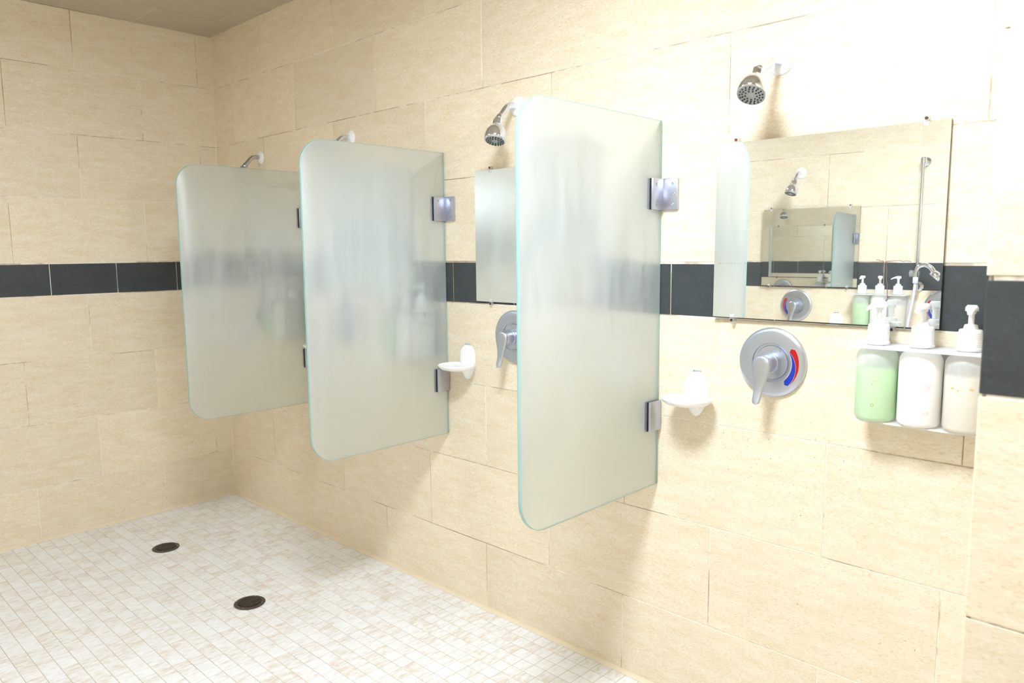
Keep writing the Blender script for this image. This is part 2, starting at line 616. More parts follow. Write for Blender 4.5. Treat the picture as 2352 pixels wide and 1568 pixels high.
# back wall: normal -Y  ->  u = +X ; s measured from the left end
LB = -ROOM_X
def from_corner(js):
    full = []
    for j in js:
        full.append(LB - j)
    return full
def ext(first, pitch=0.6):
    return from_corner(series(first, pitch, LB))
rows_b = [ext(0.387), ext(0.095), ext(0.397), ext(0.10), ext(0.258, 0.3), ext(0.403), ext(0.693 - 0.6), ext(0.385), ext(0.085)]
wall_back = tiled_wall('wall_back', (ROOM_X - 0.12, 0.0013, -0.05), (0.0012, 0.12, ZC + 0.05), (ROOM_X, 0, 0), (1, 0, 0), LB, rows_b,
                       'far beige tiled end wall with dark slate band')
# opposite wall: normal +X -> u = +Y
LO = -REAR_Y
rows_o = [series(0.3 * (i % 2) + 0.25, 0.315 if i == BAND else 0.6335, LO) for i in range(9)]
rows_o[7] = series(LO - 2.26 - 0.6335 * 4, 0.6335, LO)
rows_o[4] = series(LO - 2.744 - 0.315 * 7, 0.315, LO)
wall_left = tiled_wall('wall_left', (ROOM_X - 0.12, REAR_Y - 0.02, -0.05), (ROOM_X - 0.0013, 0.0012, ZC + 0.05), (ROOM_X, REAR_Y, 0), (0, 1, 0), LO, rows_o,
                       'opposite beige tiled shower wall seen in the mirror')
# return wall: faces +Y -> u = -X ; pillar face: faces -X -> u = -Y
rows_p = [series(0.3 * (i % 2) + 0.15, 0.31 if i == BAND else 0.62, 2) for i in range(9)]
wall_return = tiled_wall('wall_return', (PIL_X + 0.010, RET_Y - 0.12, -0.05), (0.0, RET_Y - 0.0013, ZC + 0.05), (0, RET_Y, 0), (-1, 0, 0), -PIL_X, rows_p,
                         'short beige tiled return wall closing the nearest stall')
LW = RET_Y - REAR_Y
rows_w = [series(0.31 * (i % 2) + 0.32, 0.31 if i == BAND else 0.62, 2) for i in range(9)]
wall_wing = tiled_wall('wall_wing', (PIL_X + 0.0013, REAR_Y - 0.02, -0.05), (PIL_X + 0.12, RET_Y - 0.0085, ZC + 0.05), (PIL_X, RET_Y, 0), (0, -1, 0), LW, rows_w,
                       'beige tiled wing wall close to the camera, edge of frame')
# rear wall behind the camera: faces +Y -> u = -X
LR = PIL_X - ROOM_X
rows_q = [series(0.3 * (i % 2) + 0.2, 0.3 if i == BAND else 0.6, 3) for i in range(9)]
wall_rear = tiled_wall('wall_rear', (ROOM_X - 0.12, REAR_Y - 0.12, -0.05), (PIL_X + 0.12, REAR_Y - 0.0013, ZC + 0.05), (PIL_X, REAR_Y, 0), (-1, 0, 0), LR, rows_q,
                        'beige tiled wall behind the camera')

# ceiling: tiles laid in courses along X
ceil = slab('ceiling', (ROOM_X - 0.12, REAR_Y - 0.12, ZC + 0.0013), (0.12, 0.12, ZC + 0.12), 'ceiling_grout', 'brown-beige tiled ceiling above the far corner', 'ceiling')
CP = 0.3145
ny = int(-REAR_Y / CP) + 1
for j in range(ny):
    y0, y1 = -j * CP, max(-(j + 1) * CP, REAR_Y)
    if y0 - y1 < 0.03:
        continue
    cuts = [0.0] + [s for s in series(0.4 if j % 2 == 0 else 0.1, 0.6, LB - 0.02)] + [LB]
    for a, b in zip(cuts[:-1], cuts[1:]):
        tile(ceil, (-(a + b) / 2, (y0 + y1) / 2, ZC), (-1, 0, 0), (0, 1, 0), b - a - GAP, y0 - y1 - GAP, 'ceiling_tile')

# floor: mosaic of 5 cm tiles; the ones that show largest are parts of their own, the rest is one part
floor = slab('floor', (ROOM_X - 0.12, REAR_Y - 0.12, -0.1), (0.12, 0.12, -0.0012), 'floor_grout', 'cream mosaic tiled shower floor', 'floor')
inv = cam.matrix_world.inverted()
def pix(p):
    q = inv @ Vector(p)
    return (1176 + F_PX * q.x / -q.z, 784 - F_PX * q.y / -q.z, -q.z)
cells = []
tw = FP - 0.0026
i0, i1 = -1, int((-ROOM_X) / FP) + 1
for i in range(i0, i1 + 1):
    x1 = min(FX0 - i * FP, -0.004)
    x0 = max(FX0 - (i + 1) * FP, ROOM_X + 0.004)
    if x1 - x0 < 0.006:
        continue
    for j in range(-60, 60):
        y1 = min(FY0 + (j + 1) * FP, -0.004)
        y0 = max(FY0 + j * FP, REAR_Y + 0.004)
        if y1 - y0 < 0.006:
            continue
        if (x0 + x1) / 2 > PIL_X - 0.004 and (y0 + y1) / 2 < RET_Y + 0.004:
            continue
        if x1 > PIL_X and y0 < RET_Y < y1:
            y0 = RET_Y + 0.004
        if x1 > PIL_X > x0 and y1 <= RET_Y + 0.03:
            x1 = PIL_X - 0.004
        if x1 - x0 < 0.006 or y1 - y0 < 0.006:
            continue
        cells.append((x0, x1, y0, y1))
def cell_key(c):
    px, py, d = pix(((c[0] + c[1]) / 2, (c[2] + c[3]) / 2, 0))
    vis = d > 0 and 0 < px < 2352 and 0 < py < 1568
    return (0 if vis else 1, d)
cells.sort(key=cell_key)
stuff_mb = MB()
for k, (x0, x1, y0, y1) in enumerate(cells):
    w, h = x1 - x0 - 0.0026, y1 - y0 - 0.0026
    c = Vector(((x0 + x1) / 2, (y0 + y1) / 2, random.uniform(-0.0003, 0.0)))
    if k < 300:
        o = tile(floor, c, (1, 0, 0), (0, 1, 0), w, h, 'mosaic')
    else:
        a, b, e = w / 2, h / 2, 0.0008
        vs_ = [(c.x + p, c.y + q, c.z + r) for p, q, r in
               ((-a, -b, -0.004), (a, -b, -0.004), (a, b, -0.004), (-a, b, -0.004), (-a, -b, -e), (a, -b, -e), (a, b, -e), (-a, b, -e),
                (-a + e, -b + e, 0), (a - e, -b + e, 0), (a - e, b - e, 0), (-a + e, b - e, 0))]
        fs = [(8, 9, 10, 11)]
        for q in range(4):
            q2 = (q + 1) % 4
            fs += [(q, q2, 4 + q2, 4 + q), (4 + q, 4 + q2, 8 + q2, 8 + q)]
        stuff_mb.add(vs_, fs)
so = stuff_mb.build('tile_field', 'mosaic', floor, smooth=0)
so['kind'] = 'stuff'

# cream sealant beads where walls meet the floor, and the bead in the far corner
def bead(name, a, b, n1, n2, r=0.008):
    a, b, n1, n2 = Vector(a), Vector(b), Vector(n1), Vector(n2)
    pr = [(0, 0), (r, 0), (r * 0.55, r * 0.2), (r * 0.2, r * 0.55), (0, r)]
    rings = [[tuple(p + n1 * x + n2 * y) for x, y in pr] for p in (a, b)]
    return MB().loft(rings).build(name, 'caulk', smooth=60)
struct(bead('baseboard_right', (0, 0, 0), (0, RET_Y, 0), (-1, 0, 0), (0, 0, 1), 0.011), 'cream sealant bead where the shower wall meets the floor', 'sealant')
struct(bead('baseboard_back', (ROOM_X, 0, 0), (0, 0, 0), (0, -1, 0), (0, 0, 1), 0.009), 'cream sealant bead where the end wall meets the floor', 'sealant')
struct(bead('trim_1', (0, 0, 0), (0, 0, ZC), (-1, 0, 0), (0, -1, 0), 0.0035), 'cream sealant bead up the far corner', 'sealant')

# ------------------------------------------------------------------ ceiling lamp over the nearest stall, plus an added fill built like it
def ceiling_lamp_or_fill(x, y, mat, label):
    lt = thing('ceiling_lamp_or_fill', label, 'lamp', (x, y, ZC), 0, 'square ceiling lamps')
    S_ = 0.24
    fr = MB()
    for a, b in (((-S_, -S_), (S_, -S_ + 0.025)), ((-S_, S_ - 0.025), (S_, S_)), ((-S_, -S_ + 0.025), (-S_ + 0.025, S_ - 0.025)), ((S_ - 0.025, -S_ + 0.025), (S_, S_ - 0.025))):
        fr.box((*a, -0.05), (*b, -0.0006), 0.003)
    fr.build('frame', 'white', lt)
    MB().box((-S_ + 0.026, -S_ + 0.026, -0.041), (S_ - 0.026, S_ - 0.026, -0.036)).build('diffuser', mat, lt, smooth=0)
ceiling_lamp_or_fill(-1.30, -3.30, 'lamp', 'bright square ceiling lamp over the nearest stall')
ceiling_lamp_or_fill(-2.0, -1.30, 'added_fill', 'added square fill light brightening the far half of the room')  # made-up fill source out of view, brightens the end wall

# ------------------------------------------------------------------ frosted glass screens
PW, PZ0, PZ1, PR = 0.617, 0.669, 1.757, 0.092
GT = 0.0055

def screen(yp, label):
    t = thing('glass_screen', label, 'glass screen', (0, yp, PZ0), 0, 'frosted glass screens between the showers')
    h = PZ1 - PZ0
    out = [(-0.004, 0), (-0.004, h)]
    for c, a0 in (((-PW + PR, h - PR), 90), ((-PW + PR, PR), 180)):
        for k in range(13):
            a = math.radians(a0 + 90 * k / 12)
            out.append((c[0] + PR * math.cos(a), c[1] + PR * math.sin(a)))
    n = len(out)
    e = 0.001
    rings = []
    cx, cz = -PW / 2, h / 2
    for y, ins in ((-GT, e), (-GT + e, 0), (GT - e, 0), (GT, e)):
        rings.append([(x + (ins if x < cx else -ins * 0), y, z + (ins if z < cz else -ins)) for x, z in out])
    mb = MB().loft(rings)
    mb.m = [1] * (3 * n) + [0, 0]
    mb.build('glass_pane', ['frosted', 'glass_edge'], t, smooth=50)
    # upper bracket: leaf on the pane, leaf on the wall, clamp plate behind
    def bracket(zc, wall_near):
        b = MB()
        z0, z1 = zc - 0.0455, zc + 0.0455
        s = -1 if wall_near else 1
        # near-side leaf on the glass
        b.box((-0.062, -GT - 0.0105, z0), (-0.003, -GT - 0.0005, z1), 0.0032)
        # far-side clamp plate
        b.box((-0.062, GT + 0.0005, z0), (-0.003, GT + 0.0105, z1), 0.0032)
        # dark gasket seen beyond the leaf
        b.box((-0.065, -GT - 0.0004, z0 + 0.001), (-0.004, GT + 0.0004, z1 - 0.001), 0, 1)
        # leaf on the wall
        ya, yb = (-0.064, -GT - 0.001) if wall_near else (GT + 0.001, 0.064)
        b.box((-0.0105, ya, z0), (-0.0004, yb, z1), 0.0032)
        o = b.build('hinge_bracket', ['hinge', 'black'], t, smooth=40)
        if wall_near:
            ys = (-0.048, -0.048, -0.052)
            for y, dz in zip(ys, (0.030, -0.030, 0.0)):
                sc = MB().lathe([(0.0036, -0.001), (0.0036, 0.0008), (0.0026, 0.0014), (0.0012, 0.0009), (0.0012, 0.0002)], 16)
                q = sc.build('screw', 'screw', o, mtx=align((-1, 0, 0), (-0.0107, y, zc + dz)))
            for dz in (0.030, -0.030):
                sc = MB().lathe([(0.0036, -0.001), (0.0036, 0.0008), (0.0026, 0.0014), (0.0012, 0.0009), (0.0012, 0.0002)], 16)
                sc.build('screw', 'screw', o, mtx=align((0, -1, 0), (-0.045, -GT - 0.0107, zc + dz)))
        return o
    bracket(1.545 - PZ0, True)
    bracket(0.887 - PZ0, False)
    return t

Y_P1, Y_P2, Y_P3 = -2.858, -1.891, -0.926
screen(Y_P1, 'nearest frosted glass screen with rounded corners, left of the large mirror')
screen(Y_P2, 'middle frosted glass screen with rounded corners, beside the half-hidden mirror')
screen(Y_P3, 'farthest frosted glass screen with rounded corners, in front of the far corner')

# ------------------------------------------------------------------ wall fittings (local frame: x out of the wall, y to the right when facing it, z up)
R_RIGHT, R_LEFT = PI, 0.0

def shower_head(loc, rz, axis, label, arm='chrome', end=(0.094, 0.0, -0.054), group='chrome shower heads along the tiled walls'):
    t = thing('wall_shower', label, 'shower', loc, rz, group)
    MB().lathe([(0.033, 0.0), (0.033, 0.002), (0.0315, 0.005), (0.026, 0.008), (0.016, 0.0105), (0.0115, 0.011)], 40).build('flange', 'white', t, mtx=align((1, 0, 0), (0.0003, 0, 0)))
    ax = Vector(axis).normalized()
    end = Vector(end)
    path = bez([(0.008, 0, 0), (0.034, end.y * 0.2, -0.0005), (0.054, end.y * 0.4, -0.010), (0.074, end.y * 0.7, end.z * 0.58), end], 6)
    a = MB().tube(path, 0.0105, 18)
    d = (path[-1] - path[-2]).normalized()
    a.lathe([(0.0118, -0.018), (0.0128, -0.016), (0.0128, -0.003), (0.0118, -0.001)], 24, mtx=align(d, end))
    a.build('arm', arm, t, smooth=40)
    # swivel collar and bell-shaped body along the head axis
    base = end + d * 0.003
    mt = align(ax, base)
    MB().lathe([(0.010, -0.006), (0.0155, -0.002), (0.0165, 0.003), (0.0165, 0.018), (0.0150, 0.0205)], 10).build('collar', arm, t, smooth=25, mtx=mt)
    prof = [(0.0150, 0.020), (0.0185, 0.0225), (0.0260, 0.029), (0.0325, 0.039), (0.0364, 0.051), (0.0375, 0.062), (0.0368, 0.071), (0.0350, 0.0765), (0.0335, 0.0775), (0.0328, 0.0762)]
    MB().lathe(prof, 48).build('body', 'chrome', t, smooth=40, mtx=mt)
    fp = MB().lathe([(0.0326, 0.0745), (0.0326, 0.0768), (0.0315, 0.0778), (0.0092, 0.0786), (0.0086, 0.0796), (0.0075, 0.0800)], 40).build('face_plate', 'faceplate', t, smooth=40, mtx=mt)
    nz = MB()
    for ring, cnt in ((0.0142, 9), (0.0212, 15), (0.0278, 17)):
        for k in range(cnt):
            a_ = 2 * PI * (k + 0.3 * ring * 100) / cnt
            nz.lathe([(0.0024, 0.0), (0.0024, 0.0016), (0.0016, 0.0026)], 10, mtx=Matrix.Translation((ring * math.cos(a_), ring * math.sin(a_), 0.0776)))
    no = nz.build('nozzles', 'nozzle', fp, smooth=0)
    no['kind'] = 'stuff'
    return t

AX1 = (0.53, 0.07, -0.80)
AX2 = (0.34, 0.13, -0.93)
shower_head((0, -3.216, 1.861), R_RIGHT, AX1, 'chrome shower head with round face turned outward, above the large mirror', end=(0.103, -0.012, -0.036))
shower_head((0, -2.282, 1.876), R_RIGHT, AX2, 'chrome shower head pointing down, left of the nearest glass screen')
shower_head((0, -1.286, 1.878), R_RIGHT, AX2, 'shower head mostly hidden behind the middle glass screen')
shower_head((0, -0.490, 1.866), R_RIGHT, AX2, 'shower head with dull arm above the farthest glass screen', 'old_chrome')
shower_head((ROOM_X, -2.254, 1.870), R_LEFT, AX2, 'chrome shower head on the opposite wall, reflected in the large mirror')

def valve(loc, rz, label, lever_tilt=0.0):
    t = thing('shower_valve', label, 'shower valve', loc, rz, 'round shower valves below the mirrors')
    MB().lathe([(0.0935, 0.0), (0.0940, 0.004), (0.0925, 0.009), (0.0885, 0.0125), (0.083, 0.0138), (0.0535, 0.0142), (0.0520, 0.0130), (0.0515, 0.0085), (0.0470, 0.0080), (0.0455, 0.0100), (0.0450, 0.0112), (0.030, 0.0116)], 64).build('plate', 'satin', t, smooth=30, mtx=align((1, 0, 0), (0.0003, 0, 0)))
    # hot and cold crescents with a pale rim
    r_in, r_out, a0, a1 = 0.0590, 0.0772, -54.0, 36.0
    def crescent(name, inner, outer, mat):
        ri, ro, x0, x1 = [], [], 0.0139, 0.0150
        n = 22
        pts = []
        for k in range(n + 1):
            f = k / n
            a = math.radians(a0 + (a1 - a0) * f)
            pts.append((inner(f), a))
        for k in range(n, -1, -1):
            f = k / n
            a = math.radians(a0 + (a1 - a0) * f)
            pts.append((outer(f), a))
        ring = [(r * math.cos(a), r * math.sin(a)) for r, a in pts]
        MB().loft([[(x0, y, z) for y, z in ring], [(x1, y, z) for y, z in ring]]).build(name, mat, t, smooth=0)
    rnd = lambda f: 0.0075 * (1 - math.sqrt(max(0.0, 1 - max(0.0, (0.09 - min(f, 1 - f)) / 0.09) ** 2)))
    crescent('crescent_rim', lambda f: r_in - 0.0016 + rnd(f), lambda f: r_out + 0.0016 - rnd(f), 'chrome')
    div = lambda f: r_out - 0.0004 - (r_out - r_in - 0.0008) * f ** 1.25
    for nm, inn, ou, mt in (('hot_mark', lambda f: max(div(f) + 0.0006, r_in + rnd(f)), lambda f: max(div(f) + 0.0007, r_out - rnd(f)), 'red'),
                            ('cold_mark', lambda f: min(r_in + rnd(f), div(f) - 0.0007), lambda f: min(div(f) - 0.0006, r_out - rnd(f)), 'blue')):
        x0, x1, n = 0.0145, 0.0156, 22
        ring = []
        for k in range(n + 1):
            f = k / n
            a = math.radians(a0 + (a1 - a0) * f)
            ring.append((inn(f) * math.cos(a), inn(f) * math.sin(a)))
        for k in range(n, -1, -1):
            f = k / n
            a = math.radians(a0 + (a1 - a0) * f)
            ring.append((ou(f) * math.cos(a), ou(f) * math.sin(a)))
        MB().loft([[(x0, y, z) for y, z in ring], [(x1, y, z) for y, z in ring]]).build(nm, mt, t, smooth=0)
    for y, z in ((0.022, 0.033), (-0.024, -0.032)):
        MB().lathe([(0.0032, 0.0), (0.0032, 0.0012), (0.0015, 0.0016)], 14).build('screw', 'screw', t, mtx=align((1, 0, 0), (0.0113, y, z)))
    # boss and paddle lever
    h = MB()
    h.lathe([(0.0270, 0.010), (0.0270, 0.030), (0.0255, 0.0315), (0.0255, 0.033), (0.0265, 0.034), (0.0262, 0.060), (0.0245, 0.066)], 40, mtx=align((1, 0, 0)))
    rings = []
    prof = [(0.024, 0.004, 0.066), (0.0225, 0.0125, 0.067), (0.017, 0.0195, 0.068), (0.008, 0.0243, 0.069), (-0.004, 0.0255, 0.070), (-0.016, 0.0240, 0.0705), (-0.030, 0.0200, 0.071), (-0.046, 0.0160, 0.0725), (-0.064, 0.0132, 0.0755), (-0.080, 0.0120, 0.0795), (-0.094, 0.0112, 0.084), (-0.100, 0.0085, 0.086), (-0.103, 0.003, 0.087)]
    for z, hw, xc in prof:
        th = 0.0065 if z > -0.05 else 0.0050
        ring = []
        for k in range(16):
            a = 2 * PI * k / 16
            cy, cx = math.cos(a), math.sin(a)
            sg = lambda q, e: math.copysign(abs(q) ** e, q)
            ring.append((xc + th * sg(cx, 0.6), hw * sg(cy, 0.8), z))
        rings.append(ring)
    lv = MB().loft(rings, mtx=Matrix.Rotation(lever_tilt, 4, 'X'))
    h.v += [] 
    h.build('boss', 'satin', t, smooth=40)
    lv.build('lever', 'satin', t, smooth=60)
    return t

valve((0, -3.220, 1.081), R_RIGHT, 'round satin shower valve with red and blue crescent, below the large mirror', -0.05)
valve((0, -2.262, 1.081), R_RIGHT, 'round satin shower valve half hidden by the nearest glass screen', -0.03)
valve((0, -1.270, 1.081), R_RIGHT, 'round satin shower valve blurred behind the middle glass screen')
valve((0, -0.480, 1.081), R_RIGHT, 'round satin shower valve blurred behind the farthest glass screen')
valve((ROOM_X, -2.259, 1.085), R_LEFT, 'round satin shower valve with crescent, reflected low in the large mirror', 0.1)
valve((ROOM_X, -3.048, 1.10), R_LEFT, 'round shower valve reflected at the right edge of the large mirror')

def soap_dish(loc, rz, label):
    t = thing('soap_dish', label, 'soap dish', loc, rz, 'white soap dishes on the tiled walls')
    b = MB()
    # tongue-shaped back: outline lofted outwards with a soft edge
    def outline(g):
        pts = []
        hw, top, bot = 0.0365 - g, 0.074 - g, -0.058 + g
        for k in range(13):
            a = PI * k / 12
            pts.append((hw * math.cos(a), top - (0.042 - g) + (0.042 - g) * math.sin(a)))
        pts += [(-hw, -0.005), (-hw * 0.80, -0.024), (-hw * 0.48, -0.043), (-0.007, bot + 0.002), (0, bot), (0.007, bot + 0.002), (hw * 0.48, -0.043), (hw * 0.80, -0.024), (hw, -0.005)]
        return pts
    rings = [[(x, y, z) for y, z in outline(g)] for x, g in ((0.0003, 0.0), (0.010, 0.0), (0.014, 0.002), (0.0155, 0.006))]
    b.loft(rings)
    # pointed bracket under the tray
    rings = []
    for z, w, xo in ((-0.002, 0.034, 0.060), (-0.014, 0.028, 0.046), (-0.028, 0.021, 0.030), (-0.042, 0.014, 0.020), (-0.056, 0.004, 0.008)):
        rings.append([(0.0005 + xo * (0.5 + 0.5 * math.cos(a)), w * math.sin(a), z) for a in [2 * PI * k / 16 for k in range(16)]])
    b.loft(rings)
    b.build('holder', 'white', t, smooth=50)
    # shallow oval tray with a raised rim
    tr = MB()
    def ell(sx, sy, cx, z):
        return [(max(0.0125, cx + sx * math.cos(2 * PI * k / 40)), sy * math.sin(2 * PI * k / 40), z) for k in range(40)]
    rings = [ell(0.040, 0.046, 0.062, -0.016), ell(0.056, 0.062, 0.062, -0.012), ell(0.066, 0.071, 0.063, -0.003), ell(0.068, 0.073, 0.063, 0.003), ell(0.0665, 0.0715, 0.063, 0.0048), ell(0.062, 0.067, 0.063, 0.002), ell(0.050, 0.055, 0.062, -0.004)]
    tr.loft(rings)
    tr.build('tray', 'white', t, smooth=50)
    MB().box((0.0005, -0.014, 0.070), (0.007, 0.014, 0.0785), 0.002).build('clip', 'chrome', t)
    return t

soap_dish((0, -2.995, 0.958), R_RIGHT, 'white soap dish between the nearest glass screen and the valve with crescent')
soap_dish((0, -2.015, 0.958), R_RIGHT, 'white soap dish right of the middle glass screen')
soap_dish((0, -1.060, 0.958), R_RIGHT, 'white soap dish blurred behind the middle glass screen')
soap_dish((0, -0.235, 0.958), R_RIGHT, 'white soap dish blurred behind the farthest glass screen')
soap_dish((ROOM_X, -2.498, 0.975), R_LEFT, 'white soap dish peeking over the bottom edge of the reflection')

# ------------------------------------------------------------------ mirrors
def mirror(loc, rz, w, h, label, n_clips, tilt=None, marks=False):
    """loc: lower corner at the far end (shower wall) ; local y runs to the right"""
    t = thing('wall_mirror', label, 'mirror', loc, rz, 'frameless wall mirrors above the valves')
    tm = tilt or Matrix.Identity(4)
    g = MB()
    d = 0.005
    g.box((0.0, 0.0, 0.0), (d, w, h), 0)
    fs = g.f
    g.m = [0 if all(abs(g.v[i][0] - d) < 1e-6 for i in f) else 1 for f in fs]
    gl = g.build('mirror_glass', ['mirror' if marks else 'clear_mirror', 'mirror_edge'], t, smooth=0, mtx=Matrix.Translation((0.0025, 0, 0)) @ tm)
    for y, z, s in n_clips:
        loc_ = tm @ Vector((0, y, z))
        x0 = loc_.x + 0.0025
        c = MB()
        c.box((0.0004, y - 0.006, min(z, z + s * 0.013)), (x0 + d + 0.0035, y + 0.006, max(z + s * 0.0006, z + s * 0.013)), 0.0012)
        c.box((x0 + d + 0.0004, y - 0.006, z - (0.009 if s > 0 else 0)), (x0 + d + 0.0035, y + 0.006, z + (0 if s > 0 else 0.009)), 0.0008)
        co = c.build('clip', 'clip', t)
        MB().lathe([(0.0038, -0.003), (0.0038, 0.0008), (0.002, 0.0013)], 14).build('screw', 'rust' if s > 0 else 'black', co, mtx=align((1, 0, 0), (x0 + d + 0.0036, y, z + s * 0.007)))
    if marks:
        mk = MB()
        def strip(pts, r):
            for (y0, z0), (y1, z1) in zip(pts[:-1], pts[1:]):
                v = Vector((y1 - y0, z1 - z0))
                nrm = Vector((-v.y, v.x)).normalized() * r
                q = [(d + 0.0001, y0 + nrm.x, z0 + nrm.y), (d + 0.0001, y0 - nrm.x, z0 - nrm.y), (d + 0.0001, y1 - nrm.x, z1 - nrm.y), (d + 0.0001, y1 + nrm.x, z1 + nrm.y)]
                q2 = [(d - 0.0001, b_, c_) for a_, b_, c_ in q]
                mk.loft([q, q2])
        for pts, r in marks:
            strip(pts, r * 0.7)
        mk.build('tarnish_streak', 'tarnish', gl, smooth=0)['kind'] = 'stuff'
    return t

# plane of the large mirror is not quite parallel to the wall: its far and lower edges stand proud
def tilt_m(yaw, pitch, w):
    return Matrix.Translation((0, w, 0)) @ Matrix.Rotation(yaw, 4, 'Z') @ Matrix.Translation((0, -w, 0)) @ Matrix.Translation((0.004, 0, 0)) @ Matrix.Rotation(-pitch, 4, 'Y')
MW, MH = 0.571, 0.472
def mp_(px, py):
    """a spot on the large mirror given by wall coordinates Y, Z"""
    return (-(px) - 3.048, py - 1.197)
rs = random.Random(3)
wob = lambda a, b, n: [(a[0] + (b[0] - a[0]) * k / n + rs.uniform(-.0012, .0012), a[1] + (b[1] - a[1]) * k / n + rs.uniform(-.0012, .0012)) for k in range(n + 1)]
MARKS = [(wob(mp_(-3.4985, 1.352), mp_(-3.5035, 1.262), 8), 0.0013), (wob(mp_(-3.4900, 1.353), mp_(-3.4925, 1.318), 5), 0.0011),
         (wob(mp_(-3.4745, 1.355), mp_(-3.4900, 1.353), 5), 0.0009), (wob(mp_(-3.4985, 1.353), mp_(-3.5520, 1.352), 9), 0.0008),
         (wob(mp_(-3.5035, 1.262), mp_(-3.5010, 1.256), 2), 0.0016)]
for k in range(14):
    y = -3.058 - 0.0085 * k + rs.uniform(-.002, .002)
    MARKS.append(([mp_(y, 1.345), mp_(y - 0.004, 1.345)], 0.0004))
mirror((0, -3.048, 1.197), R_RIGHT, MW, MH, 'large wall mirror above the valve with crescent, showing the opposite wall',
       [(0.056, MH, 1), (0.520, MH, 1), (0.058, 0.0, -1), (0.470, 0.0, -1)], tilt_m(0.012, 0.0085, MW), MARKS)
mirror((0, -2.070, 1.201), R_RIGHT, MW, MH, 'wall mirror half hidden behind the nearest glass screen', [(0.081, MH, 1), (0.5, MH, 1), (0.077, 0.0, -1), (0.5, 0, -1)])
mirror((0, -1.130, 1.199), R_RIGHT, MW, MH, 'wall mirror blurred behind the middle glass screen', [(0.08, MH, 1), (0.5, MH, 1), (0.08, 0, -1), (0.5, 0, -1)])
mirror((0, -0.290, 1.199), R_RIGHT, MW, MH, 'wall mirror blurred behind the farthest glass screen', [(0.08, MH, 1), (0.5, MH, 1), (0.08, 0, -1), (0.5, 0, -1)])
mirror((ROOM_X, -2.605, 1.200), R_LEFT, 0.562, 0.461, 'wall mirror on the opposite wall, reflected inside the large mirror', [(0.055, 0.461, 1), (0.515, 0.461, 1), (0.055, 0, -1), (0.515, 0, -1)],
       Matrix.Translation((0.002, 0, 0)) @ Matrix.Rotation(-0.028, 4, 'Z'))

# ------------------------------------------------------------------ soap dispensers
BR = 0.0452
def text_mesh(body, size, shear=0.0, spacing=1.0):
    cu = bpy.data.curves.new('lettering', 'FONT')
    cu.body = body
    cu.size = size
    cu.shear = shear
    cu.space_character = spacing
    cu.align_x = 'CENTER'
    cu.resolution_u = 3
    to = bpy.data.objects.new('lettering', cu)
    COL.objects.link(to)
    dg = bpy.context.evaluated_depsgraph_get()
    me = bpy.data.meshes.new_from_object(to.evaluated_get(dg))
    bpy.data.objects.remove(to)
    bpy.data.curves.remove(cu)
    return me

def print_on(name, me, z, R, mat, parent, ang=0.0):
    """bend flat lettering round a bottle of radius R, facing local +x; y of text -> z"""
    for v in me.vertices:
        a = v.co.x / R + ang
        v.co = (R * math.cos(a), R * math.sin(a), z + v.co.y)
    me.materials.clear()
    me.materials.append(M[mat])
    o = bpy.data.objects.new(name, me)
    COL.objects.link(o)
    o.parent = parent
    return o

def ring_patch(name, pts, z, R, mat, parent):
    mb = MB()
    for y, dz, ry, rz in pts:
        ring = []
        for k in range(12):
            a = 2 * PI * k / 12
            an = (y + ry * math.cos(a)) / R
            ring.append((math.cos(an), math.sin(an), z + dz + rz * math.sin(a)))
        mb.loft([[(p[0] * (R + 0.0004), p[1] * (R + 0.0004), p[2]) for p in ring], [(p[0] * (R - 0.0004), p[1] * (R - 0.0004), p[2]) for p in ring]])
    o = mb.build(name, mat, parent, smooth=0)
    o['kind'] = 'stuff'
    return o

